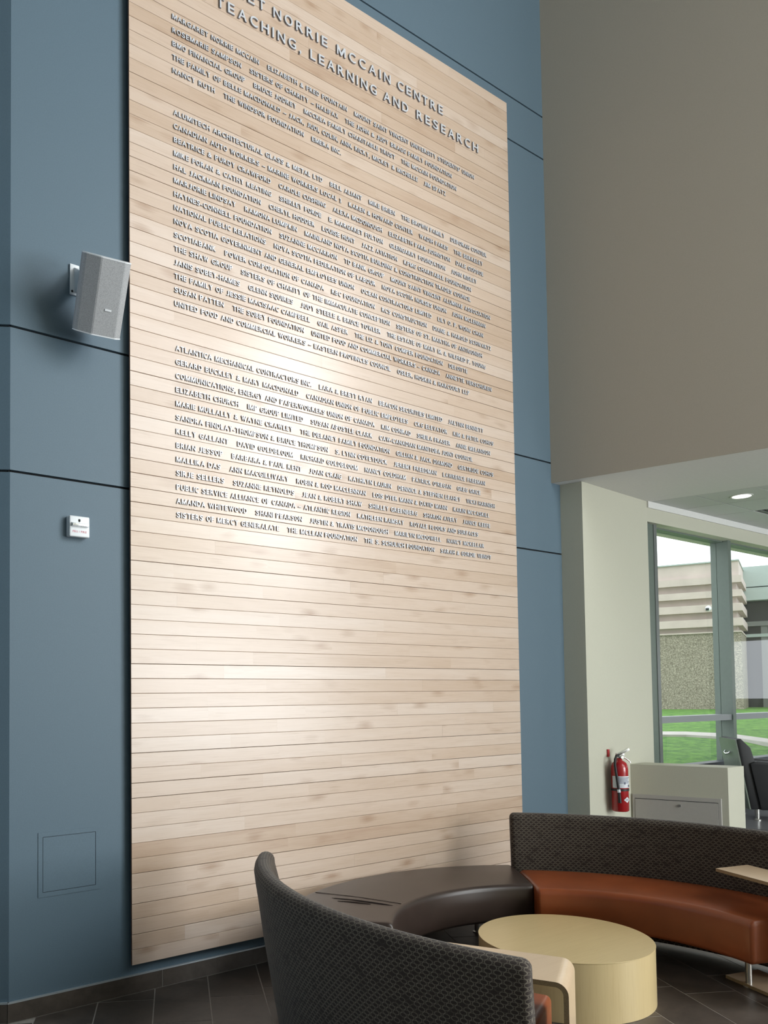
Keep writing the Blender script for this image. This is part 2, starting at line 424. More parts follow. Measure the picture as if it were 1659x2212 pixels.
# flush access panel in the blue wall
fr = MB()
x0, x1, z0, z1 = -0.508, -0.168, 0.599, 0.933
for a, b in (((x0, -0.003, z0), (x1, 0, z0+0.024)), ((x0, -0.003, z1-0.024), (x1, 0, z1)), ((x0, -0.003, z0+0.024), (x0+0.024, 0, z1-0.024)), ((x1-0.024, -0.003, z0+0.024), (x1, 0, z1-0.024))): fr.box(a, b)
ap = fr.build('access_panel', BLUE, wb)
MB().box((x0+0.024, -0.0004, z0+0.024), (x1-0.024, 0.0, z1-0.024)).build('shadow_gap', DARKGAP, ap)
MB().box((x0+0.0265, -0.0022, z0+0.0265), (x1-0.0265, 0.0, z1-0.0265)).build('door', BLUE, ap)

# tile skirting
bb = thing('baseboard_back', (1.6, -0.005, 0), kind='structure')
xs = [-0.668, 0.2035, 1.07, 1.94, 2.81, 3.68, 4.02]
MB().box((-0.664, -0.0085, 0.0), (4.02, 0, 0.0955)).build('grout_bed', GROUT, bb)
for a, b in zip(xs[:-1], xs[1:]):
    MB().box((a+0.003, -0.0115, 0.003), (b-0.003, -0.001, 0.0945)).build('tile', TILE, bb)
MB().box((-0.665, -0.0125, 0.0955), (4.02, 0, 0.1035)).build('metal_edge_strip', BRIGHT, bb)
bl = thing('baseboard_left', (-1.5, 0.6, 0), kind='structure')
MB().prism([wlp(0.0, -0.0085), wlp(3.9, -0.0085), wlp(3.9, 0), wlp(0, 0)], 0, 0.0955).build('grout_bed', GROUT, bl)
for k in range(4):
    MB().prism([wlp(k*0.6+0.004, -0.0115), wlp(k*0.6+0.598, -0.0115), wlp(k*0.6+0.598, -0.001), wlp(k*0.6+0.004, -0.001)], 0.003, 0.0945).build('tile', TILE, bl)
MB().prism([wlp(-0.004, -0.0125), wlp(3.9, -0.0125), wlp(3.9, 0), wlp(0, 0)], 0.0955, 0.1035).build('metal_edge_strip', BRIGHT, bl)

# ------------------------------------------------------------------ beige upper wall, pillar, side room shell
wr = thing('wall_right', (4.4, -1.5, ZS), kind='structure')
BLEN = 9.85; BSOLID = 4.8
def bface(t0, t1, z0, z1): MB().prism([bw(t0), bw(t1), bw(t1, 0.3), bw(t0, 0.3)], z0, z1).build('wall_face', BEIGE, wr)
bface(0, BSOLID, ZS+0.02, TOP); bface(BSOLID, BLEN, ZS+0.02, 3.75); bface(BSOLID, BLEN, 8.1, TOP)
w4 = thing('window_4', (*bw(7.3), 3.75), kind='structure')
for i in range(5):
    t = BSOLID+0.05+(BLEN-BSOLID-0.1)*i/4
    MB().prism([bw(t-0.04, 0.08), bw(t+0.04, 0.08), bw(t+0.04, 0.22), bw(t-0.04, 0.22)], 3.75, 8.1).build('mullion', GREENFR, w4)
for z in (3.79, 5.2, 6.6, 8.06): MB().prism([bw(BSOLID, 0.09), bw(BLEN, 0.09), bw(BLEN, 0.21), bw(BSOLID, 0.21)], z-0.04, z+0.04).build('transom', GREENFR, w4)
MB().prism([bw(0.1, 0.25), bw(BLEN, 0.25), (13.5, bw(BLEN)[1]), (13.5, 0.3), (4.2, 0.3)], ZS+0.08, ZS+0.34).build('ceiling_deck', WHITEP, wr)
MB().prism([bw(0), bw(BLEN), bw(BLEN, 0.012), bw(0, 0.012)], ZS, ZS+0.02).build('wall_face', BEIGE, wr)
MB().prism([bw(0.0, 0.012), bw(BLEN, 0.012), bw(BLEN, 1.262), (5.212, 0.0)], ZS, ZS+0.02).build('soffit', WHITEP, wr)
wp = MB().prism([(4.004, 0.0), (4.051, -0.177), (5.195, -0.088), (5.195, 0.30), (4.004, 0.30)], 0, ZS-0.0005).build('wall_pillar', CREAM)
tag(wp, kind='structure')

cl = thing('ceiling', (8, -3, ZS), kind='structure')
MB().prism([(5.19, 0.0), (13.2, 0.0), (13.2, bw(BLEN)[1]), bw(BLEN, 1.24)], ZS+0.022, ZS+0.05).build('ceiling_grid', plain('ceiling_grid_shadow', (0.20, 0.21, 0.20), 0.8), cl)
G0 = Vector((5.36, -0.45, 0)); gx = 0.562; ge = 0.464/math.sin(rad(72))
for i in range(0, 12):
    for j in range(-1, 12):
        a = 0.006
        q = [G0+Vector((gx*(i+u), 0, 0))+EB*ge*(j+v) for u, v in ((a/gx, a/ge), (1-a/gx, a/ge), (1-a/gx, 1-a/ge), (a/gx, 1-a/ge))]
        if j == -1: q = clip(q, Vector((0, -0.09, 0)), Vector((0, -1, 0)))
        if q and min(p.y for p in q) < bw(BLEN)[1]: continue
        if i == 2 and j == 0: continue                     # the air diffuser sits here
        MB().prism([(p.x, p.y) for p in q], ZS, ZS+0.0215).build('tile', ACT, cl)
# upper ceiling of the tall hall
c2 = MB().prism([(-6.5, -9.8), (7.3, -9.8), (4.3, 0.25), (-0.6, 0.25), (-4.6, 2.6), (-6.5, 2.6)], TOP, TOP+0.2).build('ceiling', plain('dark_ceiling_deck', (0.10, 0.10, 0.10), 0.8)); tag(c2, kind='structure')

# downlight and air diffuser
dl = thing('ceiling_downlight', (5.742, -0.677, ZS), 'round lit downlight recessed in the low tiled ceiling above the window', 'ceiling light')
MB().lathe([(0.094, -0.004), (0.094, 0.0), (0.076, 0.0), (0.076, -0.004)], (5.742, -0.677, ZS), 32).build('trim_ring', WHITEP, dl, smooth=True)
MB().lathe([(0.077, -0.0055), (0.077, -0.0045)], (5.742, -0.677, ZS), 32).build('lens', LAMPGLOW, dl)
av = thing('air_diffuser', (6.75, -0.65, ZS), 'dark louvred air diffuser at the right edge of the tiled ceiling', 'air vent')
q = [G0+Vector((gx*(2+u), 0, 0))+EB*ge*v for u, v in ((0.02, 0.02), (0.98, 0.02), (0.98, 0.98), (0.02, 0.98))]
MB().prism([(p.x, p.y) for p in q], ZS+0.010, ZS+0.0215).build('backing', DARKGAP, av)
for k in range(7):
    v = 0.06+0.128*k
    q = [G0+Vector((gx*(2+u), 0, 0))+EB*ge*(v+e) for u, e in ((0.03, 0), (0.97, 0), (0.97, 0.05), (0.03, 0.05))]
    MB().prism([(p.x, p.y) for p in q], ZS-0.002, ZS+0.012).build('louvre', GREYMUL, av)

# far walls of the hall behind the photographer, with the tall window and a low one added for fill
wf = thing('wall_front', (2, -9.6, 0), kind='structure')
def wallpiece(x0, x1, z0, z1): MB().box((x0, -9.8, z0), (x1, -9.6, z1)).build('wall_face', CREAM, wf)
wallpiece(-6.5, 3.3, 3.1, TOP); wallpiece(6.1, 7.3, 3.1, TOP); wallpiece(3.3, 6.1, 10.7, TOP); wallpiece(3.3, 6.1, 3.1, 5.5); wallpiece(8.8, 13.5, 0, 3.1); wallpiece(-6.5, 3.8, 0, 3.1); wallpiece(3.8, 8.8, 0, 0.5); wallpiece(7.3, 13.5, 3.1, 3.7)
we = thing('wall_east', (13.5, -4.6, 0.45), kind='structure')
for ya, yb, za, zb_ in ((-9.7, 0.3, 0.0, 1.5), (-9.7, 0.3, 2.55, 3.7), (-9.7, -6.2, 1.5, 2.55), (-4.6, -3.4, 1.5, 2.55), (-1.2, 0.3, 1.5, 2.55)): MB().box((13.5, ya, za), (13.7, yb, zb_)).build('wall_face', CREAM, we)
wx = MB().box((-6.7, -9.8, 0), (-6.5, 2.6, TOP)).build('wall_side', BLUE); tag(wx, kind='structure')
for nm, (xa, xb, za, zb_, nx, nz) in (('window_2', (3.3, 6.1, 5.5, 10.7, 3, 4)), ('fill_window', (3.8, 8.8, 0.5, 3.1, 5, 2))):
    wn = thing(nm, ((xa+xb)/2, -9.7, za), kind='structure')
    for i in range(nx+1):
        x = xa+(xb-xa)*i/nx; MB().box((x-0.04, -9.77, za), (x+0.04, -9.63, zb_)).build('mullion', GREENFR, wn)
    for i in range(nz+1):
        z = za+(zb_-za)*i/nz; MB().box((xa, -9.76, z-0.04), (xb, -9.64, z+0.04)).build('transom', GREENFR, wn)

# ------------------------------------------------------------------ window wall of the side room
w1 = thing('window_1', (7, -0.03, 0.45), kind='structure')
MB().box((5.195, -0.088, 3.212), (13.2, 0.25, ZS+0.019)).build('header', CREAM, w1)
MB().box((5.195, -0.102, 3.340), (13.2, -0.088, ZS-0.0005)).build('cove_strip', WHITEP, w1)
MB().box((5.196, -0.040, 0.86), (5.372, 0.14, 3.212)).build('jamb', GREENFR, w1)
MB().box((5.372, -0.046, 0.86), (5.425, 0.14, 3.212)).build('frame_strip', plain('frame_light_edge', (0.20, 0.215, 0.21), 0.35, 0.3), w1)
mx = [6.845, 8.33, 9.8, 11.3, 12.8]
for x in mx:
    m_ = MB().box((x-0.032, -0.035, 0.86), (x+0.032, 0.085, 3.212)).build('mullion', GREENFR, w1)
    MB().box((x-0.026, 0.092, 0.86), (x+0.026, 0.15, 3.212)).build('outer_cap', GREENFR, m_)
xe = [5.425]+mx
for a, b in zip(xe[:-1], xe[1:]):
    a2 = a+(0.032 if a != 5.425 else 0)
    MB().box((a2, -0.02, 1.335), (b-0.032, 0.12, 1.395)).build('transom', plain('transom_aluminium', (0.30, 0.32, 0.33), 0.4, 0.3), w1)
    MB().box((a2, 0.02, 3.198), (b-0.032, 0.12, 3.212)).build('head_rail', GREENFR, w1)
    MB().box((a2, -0.02, 0.86), (b-0.032, 0.12, 0.915)).build('sill_rail', plain('dark_rail', (0.06, 0.07, 0.085), 0.4), w1)
    MB().box((a2, 0.086, 1.395), (b-0.032, 0.091, 3.198)).build('pane', GLASS, w1)
    MB().box((a2, 0.086, 0.915), (b-0.032, 0.091, 1.335)).build('pane', GLASS, w1)
MB().box((5.196, -0.06, 0.0), (13.2, 0.2, 0.86)).build('wall_below', plain('dark_window_base', (0.05, 0.055, 0.065), 0.5), w1)

# half wall with metal access cover
hw = thing('half_wall', (4.9, -0.5, 0), 'waist-high painted half wall jutting from the pillar behind the curved sofa', 'half wall')
A0 = Vector((4.742, -0.115, 0)); EL = 0.765; WT = 0.265
def hp(t, o): p = A0+EB*t+Vector((WT, -0.005, 0))*(o/WT); return (p.x, p.y)
MB().prism([hp(0, 0), hp(EL, 0), hp(EL, WT), hp(0, WT)], 0, 1.0).build('wall_body', CREAM, hw)
ac = thing('access_cover', (4.85, -0.45, 0.2), 'beige metal access cover with a round lock on the side of the half wall', 'access cover')
def cov(t0, t1, o0, o1, z0, z1, nm, m_, bev=0): MB().prism([hp(t0, o0), hp(t1, o0), hp(t1, o1), hp(t0, o1)], z0, z1).build(nm, m_, ac, bevel=bev)
cov(0.028, 0.715, -0.012, 0, 0.12, 0.742, 'frame', PANELM)
cov(0.048, 0.695, -0.0125, -0.0115, 0.14, 0.708, 'shadow_gap', DARKGAP)
cov(0.050, 0.693, -0.015, -0.0115, 0.14, 0.703, 'door', PANELM)
kx = A0+EB*0.40; knob = MB().tube([kx+NB*-0.014+Vector((0, 0, 0.665)), kx+NB*-0.026+Vector((0, 0, 0.665))], 0.011, 14).build('lock', STEEL, ac, smooth=True)

# ------------------------------------------------------------------ fire extinguisher
ex = thing('fire_extinguisher', (4.40, -0.235, 0.62), 'red fire extinguisher with black hose hanging on the cream pillar', 'fire extinguisher')
EC = Vector((4.397, -0.236, 0))
cd = (Vector((CAM.x, CAM.y, 0))-EC).normalized(); cr = Vector((-cd.y, cd.x, 0))     # toward the room, and to the right of it
cr = Vector((0.78, -0.62, 0)).normalized(); cd = Vector((-0.62, -0.78, 0)).normalized()
r0 = 0.068
MB().lathe([(0.058, 0.632), (r0, 0.640), (r0, 0.985), (r0*0.96, 1.012), (r0*0.82, 1.036), (r0*0.6, 1.050), (0.024, 1.058), (0.022, 1.078)], EC, 32).build('cylinder', REDP, ex, smooth=True, angle=60)
def band(name, z0, z1, a0, a1, m_, r=r0+0.0012, n=16):
    mb = MB(); vs = []; fs = []
    for i in range(n+1):
        a = a0+(a1-a0)*i/n
        d = cd*math.cos(a)+cr*math.sin(a); vs += [EC+d*r+Vector((0, 0, z0)), EC+d*r+Vector((0, 0, z1))]
    for i in range(n): fs.append([2*i, 2*i+2, 2*i+3, 2*i+1])
    return mb.add(vs, fs).build(name, m_, ex, smooth=True)
lb = band('label', 0.832, 0.930, rad(-75), rad(82), PAPER)
for k in range(5):
    z = 0.918-0.011*k; band('label_text', z-0.0022, z+0.0022, rad(-35+6*(k % 2)), rad(60-9*(k % 3)), INK, r0+0.0022, 8)
for a, z in ((8, 0.872), (42, 0.850), (58, 0.848)): band('label_mark', z-0.010, z+0.008, rad(a), rad(a+11), INK, r0+0.0024, 3)
MB().lathe([(r0+0.003, 0.806), (r0+0.003, 0.824)], EC, 32).build('strap', BLACK, ex, smooth=True)
vs = []; fs = []
for k in range(9):
    a = rad(4+6.5*k); d = cd*math.cos(a)+cr*math.sin(a); hh = 0.0245*(1-abs(k-4)/4)+0.0002
    vs += [EC+d*(r0+0.002)+Vector((0, 0, 0.733-hh)), EC+d*(r0+0.002)+Vector((0, 0, 0.733+hh))]
for k in range(8): fs.append([2*k, 2*k+2, 2*k+3, 2*k+1])
MB().add(vs, fs).build('diamond_label', PAPER, ex, smooth=True)
band('label_text', 0.730, 0.736, rad(17), rad(43), INK, r0+0.003, 6)
mb = MB()
mb.tube([EC+Vector((0, 0, 1.074)), EC+Vector((0, 0, 1.098))], 0.017, 14)
mb.obox(EC+Vector((0, 0, 1.105))+cr*0.004, cr*0.032, cd*0.015, Vector((0, 0, 0.014)))
mb.build('valve', CHROME, ex, bevel=0.003)
mb = MB(); a = EC+Vector((0, 0, 1.116))
mb.obox(a+cr*0.032+Vector((0, 0, 0.013)), (cr+Vector((0, 0, 0.52))).normalized()*0.052, cd*0.015, Vector((-0.4*cr.x, -0.4*cr.y, 0.8))*0.012)
mb.build('lever', CHROME, ex, bevel=0.002)
mb = MB().tube([EC+cr*0.01+Vector((0, 0, 1.096)), EC+cr*0.05+Vector((0, 0, 1.076)), EC+cr*0.083+Vector((0, 0, 1.052)), EC+cr*0.092+Vector((0, 0, 1.036))], [0.008, 0.007, 0.0055, 0.004], 10)
mb.build('carry_handle', CHROME, ex, smooth=True)
MB().tube([EC+cd*0.014+cr*0.012+Vector((0, 0, 1.086)), EC+cd*0.036+cr*0.014+Vector((0, 0, 1.086))], 0.013, 14).build('gauge', STEEL, ex, smooth=True)
hs = [EC-cr*0.012+cd*0.02+Vector((0, 0, 1.102)), EC-cr*0.036+cd*0.035+Vector((0, 0, 1.098)), EC-cr*0.052+cd*0.05+Vector((0, 0, 1.07)), EC-cr*0.056+cd*0.055+Vector((0, 0, 1.02)), EC-cr*0.046+cd*0.062+Vector((0, 0, 0.92)), EC-cr*0.034+cd*0.071+Vector((0, 0, 0.80)), EC-cr*0.03+cd*0.074+Vector((0, 0, 0.71))]
MB().tube(hs, [0.0105]*5+[0.0115, 0.014], 12).build('hose', BLACK, ex, smooth=True)
MB().tube([hs[4]*0.18+hs[5]*0.82, hs[5]*0.96+hs[6]*0.04], 0.0135, 12).build('hose_clip', PAPER, ex, smooth=True)
MB().obox((4.360, -0.159, 1.118), Vector((0.016, 0.00125, 0)), Vector((0.0004, -0.006, 0)), (0, 0, 0.032)).build('wall_bracket', REDP, ex, bevel=0.002)

# ------------------------------------------------------------------ wooden donor wall
PZ = 0.166; PITCH = 0.0826; PW = 3.3525; YF = -0.045; NROW = 76
dw = thing('donor_wall', (PW/2, YF, PZ), 'tall maple board panel with raised silver donor names on the blue wall', 'donor wall')
for x in (0.16, 0.95, 1.75, 2.5, 3.2): MB().box((x-0.03, -0.0265, PZ+0.04), (x+0.03, -0.0003, PZ+NROW*PITCH-0.04)).build('furring_strip', DARKGAP, dw)
MB().box((0.012, -0.0305, PZ+0.004), (PW-0.012, -0.0268, PZ+NROW*PITCH-0.004)).build('backing', DARKGAP, dw)
def plank(x0, x1, z0, z1, dy):
    c = 0.0016; yf, yb = YF+dy, -0.0306
    mb = MB(); vs = []
    for x in (x0, x1):
        vs += [(x, yb, z0+0.001), (x, yf+c, z0), (x, yf, z0+c), (x, yf, z1-c), (x, yf+c, z1), (x, yb, z1-0.001)]
    fs = [[i, i+6, (i+1) % 6+6, (i+1) % 6] for i in range(6)]
    mb.add(vs, fs, 0).add([vs[i] for i in range(6)], [[0, 1, 2, 3, 4, 5]], 1).add([vs[i+6] for i in range(6)], [[5, 4, 3, 2, 1, 0]], 1)
    return mb.build('plank', [WOOD, WOODEDGE], dw)
npl = 0
for j in range(NROW):
    z0 = PZ+j*PITCH; gp = rnd.choice((0.0006, 0.0009, 0.0013, 0.0020)); tone = rnd.choice((0.25, 0.5, 0.55, 0.65, 0.75))+rnd.uniform(-0.15, 0.15)
    cuts = [0.0]; x = rnd.uniform(0.25, 1.15)
    while x < PW-0.28:
        cuts.append(x); x += rnd.uniform(0.7, 1.9)
    cuts.append(PW)
    for a, b in zip(cuts[:-1], cuts[1:]):
        pk = plank(a, b, z0+0.0003, z0+PITCH-gp, rnd.uniform(-0.0003, 0.0003)); npl += 1
        tn = min(1.0, max(0.0, tone+rnd.gauss(0, 0.13))); pk.color = (tn, tn, tn, 1)

# lettering: glyph outlines from the built-in vector face, thickened, cut out as solid letters
WIDTH = dict(A=.60, B=.52, C=.55, D=.56, E=.46, F=.43, G=.58, H=.56, J=.40, K=.57, L=.43, M=.70, N=.58, O=.60, P=.50, Q=.60, R=.54, S=.51, T=.50, U=.55, V=.58, W=.84, X=.56, Y=.56, Z=.50)
GL = {}
CAP = 0.682
def glyph(ch, bold):
    if (ch, bold) in GL: return GL[(ch, bold)]
    if ch in 'M1':                      # drawn by hand: the built-in outline overlaps itself when thickened
        t = 0.088+2*bold; y0, h = -bold, CAP+bold
        if ch == 'M':
            w_ = 0.70+2*bold; c_ = w_/2; yk = y0+t*1.15
            p2 = [(0, y0), (t, y0), (t, h-0.30), (c_-t*0.42, y0), (c_+t*0.42, y0), (w_-t, h-0.30), (w_-t, y0), (w_, y0), (w_, h), (w_-t*1.15, h), (c_, y0+0.25), (t*1.15, h), (0, h)]
        else:
            p2 = [(0.02, y0), (0.34, y0), (0.34, y0+t*0.8), (0.18+t/2, y0+t*0.8), (0.18+t/2, h), (0.18-t/2, h), (0.0, h-0.13), (0.0, h-0.13-t*0.9), (0.18-t/2, h-t*0.95), (0.18-t/2, y0+t*0.8), (0.02, y0+t*0.8)]
        n = len(p2); vs = [Vector((x, y, 0.5)) for x, y in p2]+[Vector((x, y, -0.5)) for x, y in p2]
        fs = [list(range(n)), list(range(2*n-1, n-1, -1))]+[[i, n+i, n+(i+1) % n, (i+1) % n] for i in range(n)]
        GL[(ch, bold)] = (vs, fs, [0, 0]+[1]*n, min(v.x for v in vs), max(v.x for v in vs)); return GL[(ch, bold)]
    def curve(s):
        c = bpy.data.curves.new('glyph', 'FONT'); c.body = s; c.resolution_u = 3; c.fill_mode = 'BOTH'
        c.offset = bold; c.extrude = 0.5; return c
    c = curve(ch); o = bpy.data.objects.new('glyph', c); COL.objects.link(o)
    me = bpy.data.meshes.new_from_object(o.evaluated_get(bpy.context.evaluated_depsgraph_get()))
    bpy.context.view_layer.update(); me2 = bpy.data.meshes.new_from_object(o.evaluated_get(bpy.context.evaluated_depsgraph_get()))
    vs = [v.co.copy() for v in me2.vertices]; fs = [list(p.vertices) for p in me2.polygons]
    sd = [0 if abs(p.normal.z) > 0.5 else 1 for p in me2.polygons]
    bpy.data.objects.remove(o); bpy.data.curves.remove(c); bpy.data.meshes.remove(me); bpy.data.meshes.remove(me2)
    if ch == 'J':
        y0, y1 = min(v.y for v in vs), max(v.y for v in vs)
        for v in vs: v.y = -bold+(v.y-y0)*(CAP+2*bold)/(y1-y0); v.x *= 1.25
    if ch in WIDTH:
        x0, x1 = min(v.x for v in vs), max(v.x for v in vs); k = (WIDTH[ch]+2*bold)/(x1-x0)
        for v in vs: v.x *= k
    xs = [v.x for v in vs]; lo, hi = min(xs), max(xs)
    GL[(ch, bold)] = (vs, fs, sd, lo, hi); return GL[(ch, bold)]
def put(mb, ch, bold, x, zbase, sx, sz, depth, stand=0.0015):
    vs, fs, sd, lo, hi = glyph(ch, bold)
    out = [Vector((x+(v.x-lo)*sx, YF-stand-(v.z+0.5)*depth, zbase+v.y*sz)) for v in vs]
    n = len(mb.v); mb.v += out
    for f, s in zip(fs, sd): mb.f.append([n+i for i in f]); mb.m.append(s)
    return (hi-lo)*sx
def lay(text, bold, track, space):
    """unscaled advance list: (char, x) and total width"""
    x = 0; out = []
    for ch in text:
        if ch == ' ': x += space; continue
        _, _, _, lo, hi = glyph(ch, bold)
        out.append((ch, x)); x += (hi-lo)+track
    return out, x-track
# title, two lines of wide-set letters, each letter its own piece
TB = 0.012; tsz = 0.0665/(CAP+2*TB)
def title(pieces, zb):
    for text, xa, xb in pieces:
        out, wd = lay(text, TB, 0.30, 0.52); s = (xb-xa)/wd
        for ch, x in out:
            mb = MB(); put(mb, ch, TB, xa+x*s, zb+TB*tsz, min(s*1.04, tsz*1.12), tsz, 0.010); mb.build('letter', [SILVER, SILVER_SIDE], dw)
title([('MARGARET', 0.275, 0.945), ('NORRIE', 1.012, 1.460), ('MCCAIN', 1.545, 2.045), ('CENTRE', 2.115, 2.585)], 6.015)
title([('FOR', 0.275, 0.505), ('TEACHING,', 0.585, 1.235), ('LEARNING', 1.312, 1.905), ('AND', 1.975, 2.215), ('RESEARCH', 2.305, 2.978)], 5.874)
ROWS = [
 ("MARGARET NORRIE MCCAIN|ELIZABETH & FRED FOUNTAIN|MOUNT SAINT VINCENT UNIVERSITY STUDENTS\u2019 UNION", 5.660, 2.930),
 ("ROSEMARIE SAMPSON|SISTERS OF CHARITY \u2013 HALIFAX|THE JOHN & JUDY BRAGG FAMILY FOUNDATION", 5.576, 2.675),
 ("BMO FINANCIAL GROUP|BRUCE JODREY|MCCREA FAMILY CHARITABLE TRUST|THE MCCAIN FOUNDATION", 5.494, 2.724),
 ("THE FAMILY OF BELLE MACDONALD \u2013 JACK, JUDI, COLIN, ANN, RICKY, MICKEY & MICHELLE|JIM SPATZ", 5.412, 2.604),
 ("NANCY RUTH|THE WINDSOR FOUNDATION|EMERA INC.", 5.330, 1.573),
 ("ALUMITECH ARCHITECTURAL GLASS & METAL LTD|BELL ALIANT|MIKE BRIEN|THE BROWN FAMILY|DEBORAH CONTER", 5.077, 3.057),
 ("CANADIAN AUTO WORKERS \u2013 MARINE WORKERS LOCAL 1|KAREN & HOWARD CONTER|WADIH FARES|THE BERKELEY", 4.994, 3.011),
 ("BEATRICE & PURDY CRAWFORD|CAROLE CUSHING|ALEXA MCDONOUGH|ELIZABETH PARR-JOHNSTON|DALE GODSOE", 4.912, 3.014),
 ("MIKE FORAN & CATHY KEATING|SHIRLEY FORDE|E. MARGARET FULTON|GLENGARRY FOUNDATION|JOHN RISLEY", 4.830, 2.936),
 ("HAL JACKMAN FOUNDATION|CHERYL HODDER|LOUISE HUNT|JAZZ AVIATION|KPMG CHARITABLE FOUNDATION", 4.748, 2.869),
 ("MARJORIE LINDSAY|RAMONA LUMPKIN|MAINLAND NOVA SCOTIA BUILDING & CONSTRUCTION TRADES COUNCIL", 4.667, 2.862),
 ("HAYNES-CONNELL FOUNDATION|SUZANNE MCCARRON|TD BANK GROUP|MOUNT SAINT VINCENT ALUMNAE ASSOCIATION", 4.585, 3.086),
 ("NATIONAL PUBLIC RELATIONS|NOVA SCOTIA FEDERATION OF LABOUR|NOVA SCOTIA NURSES UNION|JOHN MCLENNAN", 4.503, 3.028),
 ("NOVA SCOTIA GOVERNMENT AND GENERAL EMPLOYEES UNION|OCEAN CONTRACTORS LIMITED|LILY O. P. WONG CHAN", 4.421, 2.998),
 ("SCOTIABANK|POWER CORPORATION OF CANADA|RBC FOUNDATION|RCS CONSTRUCTION|DIANE & HAROLD SCHWARTZ", 4.339, 3.088),
 ("THE SHAW GROUP|SISTERS OF CHARITY OF THE IMMACULATE CONCEPTION|SISTERS OF ST. MARTHA OF ANTIGONISH", 4.257, 2.982),
 ("JANIS SOBEY-HAMES|GLENN SQUIRES|JUDY STEELE & BRUCE TOWLER|THE ESTATE OF MARY M. & WILFRED P. YOUNG", 4.175, 3.018),
 ("THE FAMILY OF JESSIE MACISAAC CAMPBELL|GAIL ASPER|THE LIZ & TONY COMPER FOUNDATION|DELOITTE", 4.093, 2.808),
 ("SUSAN PATTEN|THE SOBEY FOUNDATION|UNITED FOOD AND COMMERCIAL WORKERS \u2013 CANADA|ANNETTE VERSCHUREN", 4.011, 3.083),
 ("UNITED FOOD AND COMMERCIAL WORKERS \u2013 EASTERN PROVINCES COUNCIL|OSLER, HOSKIN & HARCOURT LLP", 3.929, 2.824),
 ("ATLANTICA MECHANICAL CONTRACTORS INC.|LARA & BRETT RYAN|BEACON SECURITIES LIMITED|JALYNN BENNETT", 3.665, 2.975),
 ("GERARD BUCKLEY & MARY MACDONALD|CANADIAN UNION OF PUBLIC EMPLOYEES|CKG ELEVATOR|KIM & PETER COHOS", 3.583, 3.092),
 ("COMMUNICATIONS, ENERGY AND PAPERWORKERS UNION OF CANADA|KIM CONRAD|SHEILA FRASER|ANNE MELANSON", 3.501, 3.051),
 ("ELIZABETH CHURCH|IMP GROUP LIMITED|SUSAN APOSTLE CLARK|CAW-CANADIAN MANITOBA JOINT COUNCIL", 3.419, 2.846),
 ("MARIE MULLALLY & WAYNE CRAWLEY|THE DELANEY FAMILY FOUNDATION|GILLIAN & JACK DIAMOND|GERTRUDE COHOS", 3.337, 3.084),
 ("SANDRA FINDLAY-THOMPSON & BRUCE THOMPSON|S. LYNN COVEYDUCK|JEREMY FREEDMAN|LAWRENCE FREEMAN", 3.255, 2.984),
 ("KELLY GALLANT|DAVID GOLDBLOOM|RICHARD GOLDBLOOM|NANCY COLDHAM|PATRICK O\u2019REGAN|GREG GRICE", 3.173, 2.928),
 ("BRIAN JESSOP|BARBARA & PAUL KENT|JOAN CRAIG|KATHRYN LAURIN|DENNICE & STEPHEN LEAHEY|VICKI HARNISH", 3.091, 3.093),
 ("MALLIKA DAS|ANN MACGILLIVARY|ROBIN & ROD MACLENNAN|LOIS DYER MANN & DAVID MANN|KARIN MCCASKILL", 3.009, 3.025),
 ("SIRJE SELLERS|SUZANNE REYNOLDS|JEAN & ROBERT SHAW|SHIRLEY GREENBERG|SHARON AVERY|JANICE KEEFE", 2.928, 3.033),
 ("PUBLIC SERVICE ALLIANCE OF CANADA \u2013 ATLANTIC REGION|KATHLEEN RAMSAY|ROYALE FLOORS AND SURFACES", 2.846, 2.892),
 ("AMANDA WHITEWOOD|SHANI PEARSON|JUSTIN & TRAVIS MCDONOUGH|MARILYN MCDOWELL|NANCY MCKELLAR", 2.765, 2.958),
 ("SISTERS OF MERCY GENERALATE|THE MCLEAN FOUNDATION|THE S. SCHULICH FOUNDATION|SARAH & GORDIE VEINOT", 2.684, 3.036)]
NBOLD = 0.019; nsz = 0.0315/(CAP+2*NBOLD); TR = 0.15; SPC = 0.42; GAPN = 1.62
for text, zc, xend in ROWS:
    xa = 0.277 if zc > 5.3 else (0.283 if zc > 3.8 else 0.288)
    names = [lay(t, NBOLD, TR, SPC) for t in text.split('|')]
    total = sum(wd for _, wd in names)+GAPN*(len(names)-1); s = (xend-xa)/total; x = 0
    for out, wd in names:
        mb = MB()
        for ch, cx in out: put(mb, ch, NBOLD, xa+(x+cx)*s, zc-0.0157+NBOLD*nsz, s, nsz, 0.0062)
        mb.build('name_lettering', [SILVER, SILVER_SIDE], dw); x += wd+GAPN

# ------------------------------------------------------------------ loudspeaker
sp = thing('wall_loudspeaker', (-0.324, -0.01, 3.83), 'grey loudspeaker on a wall bracket beside the top left of the donor wall', 'loudspeaker')
yaw, tilt, SW, SH = -0.124, 0.557, 0.25, 0.378
rt = Vector((math.cos(yaw), math.sin(yaw), 0)); fw = Vector((math.sin(yaw), -math.cos(yaw), 0))
su = Vector((0, 0, 1))*math.cos(tilt)+fw*math.sin(tilt); so = fw*math.cos(tilt)-Vector((0, 0, 1))*math.sin(tilt)
SP = Vector((-0.274, -0.30, 3.705))
def sl(a, b, c): return SP+rt*a+so*b+su*c
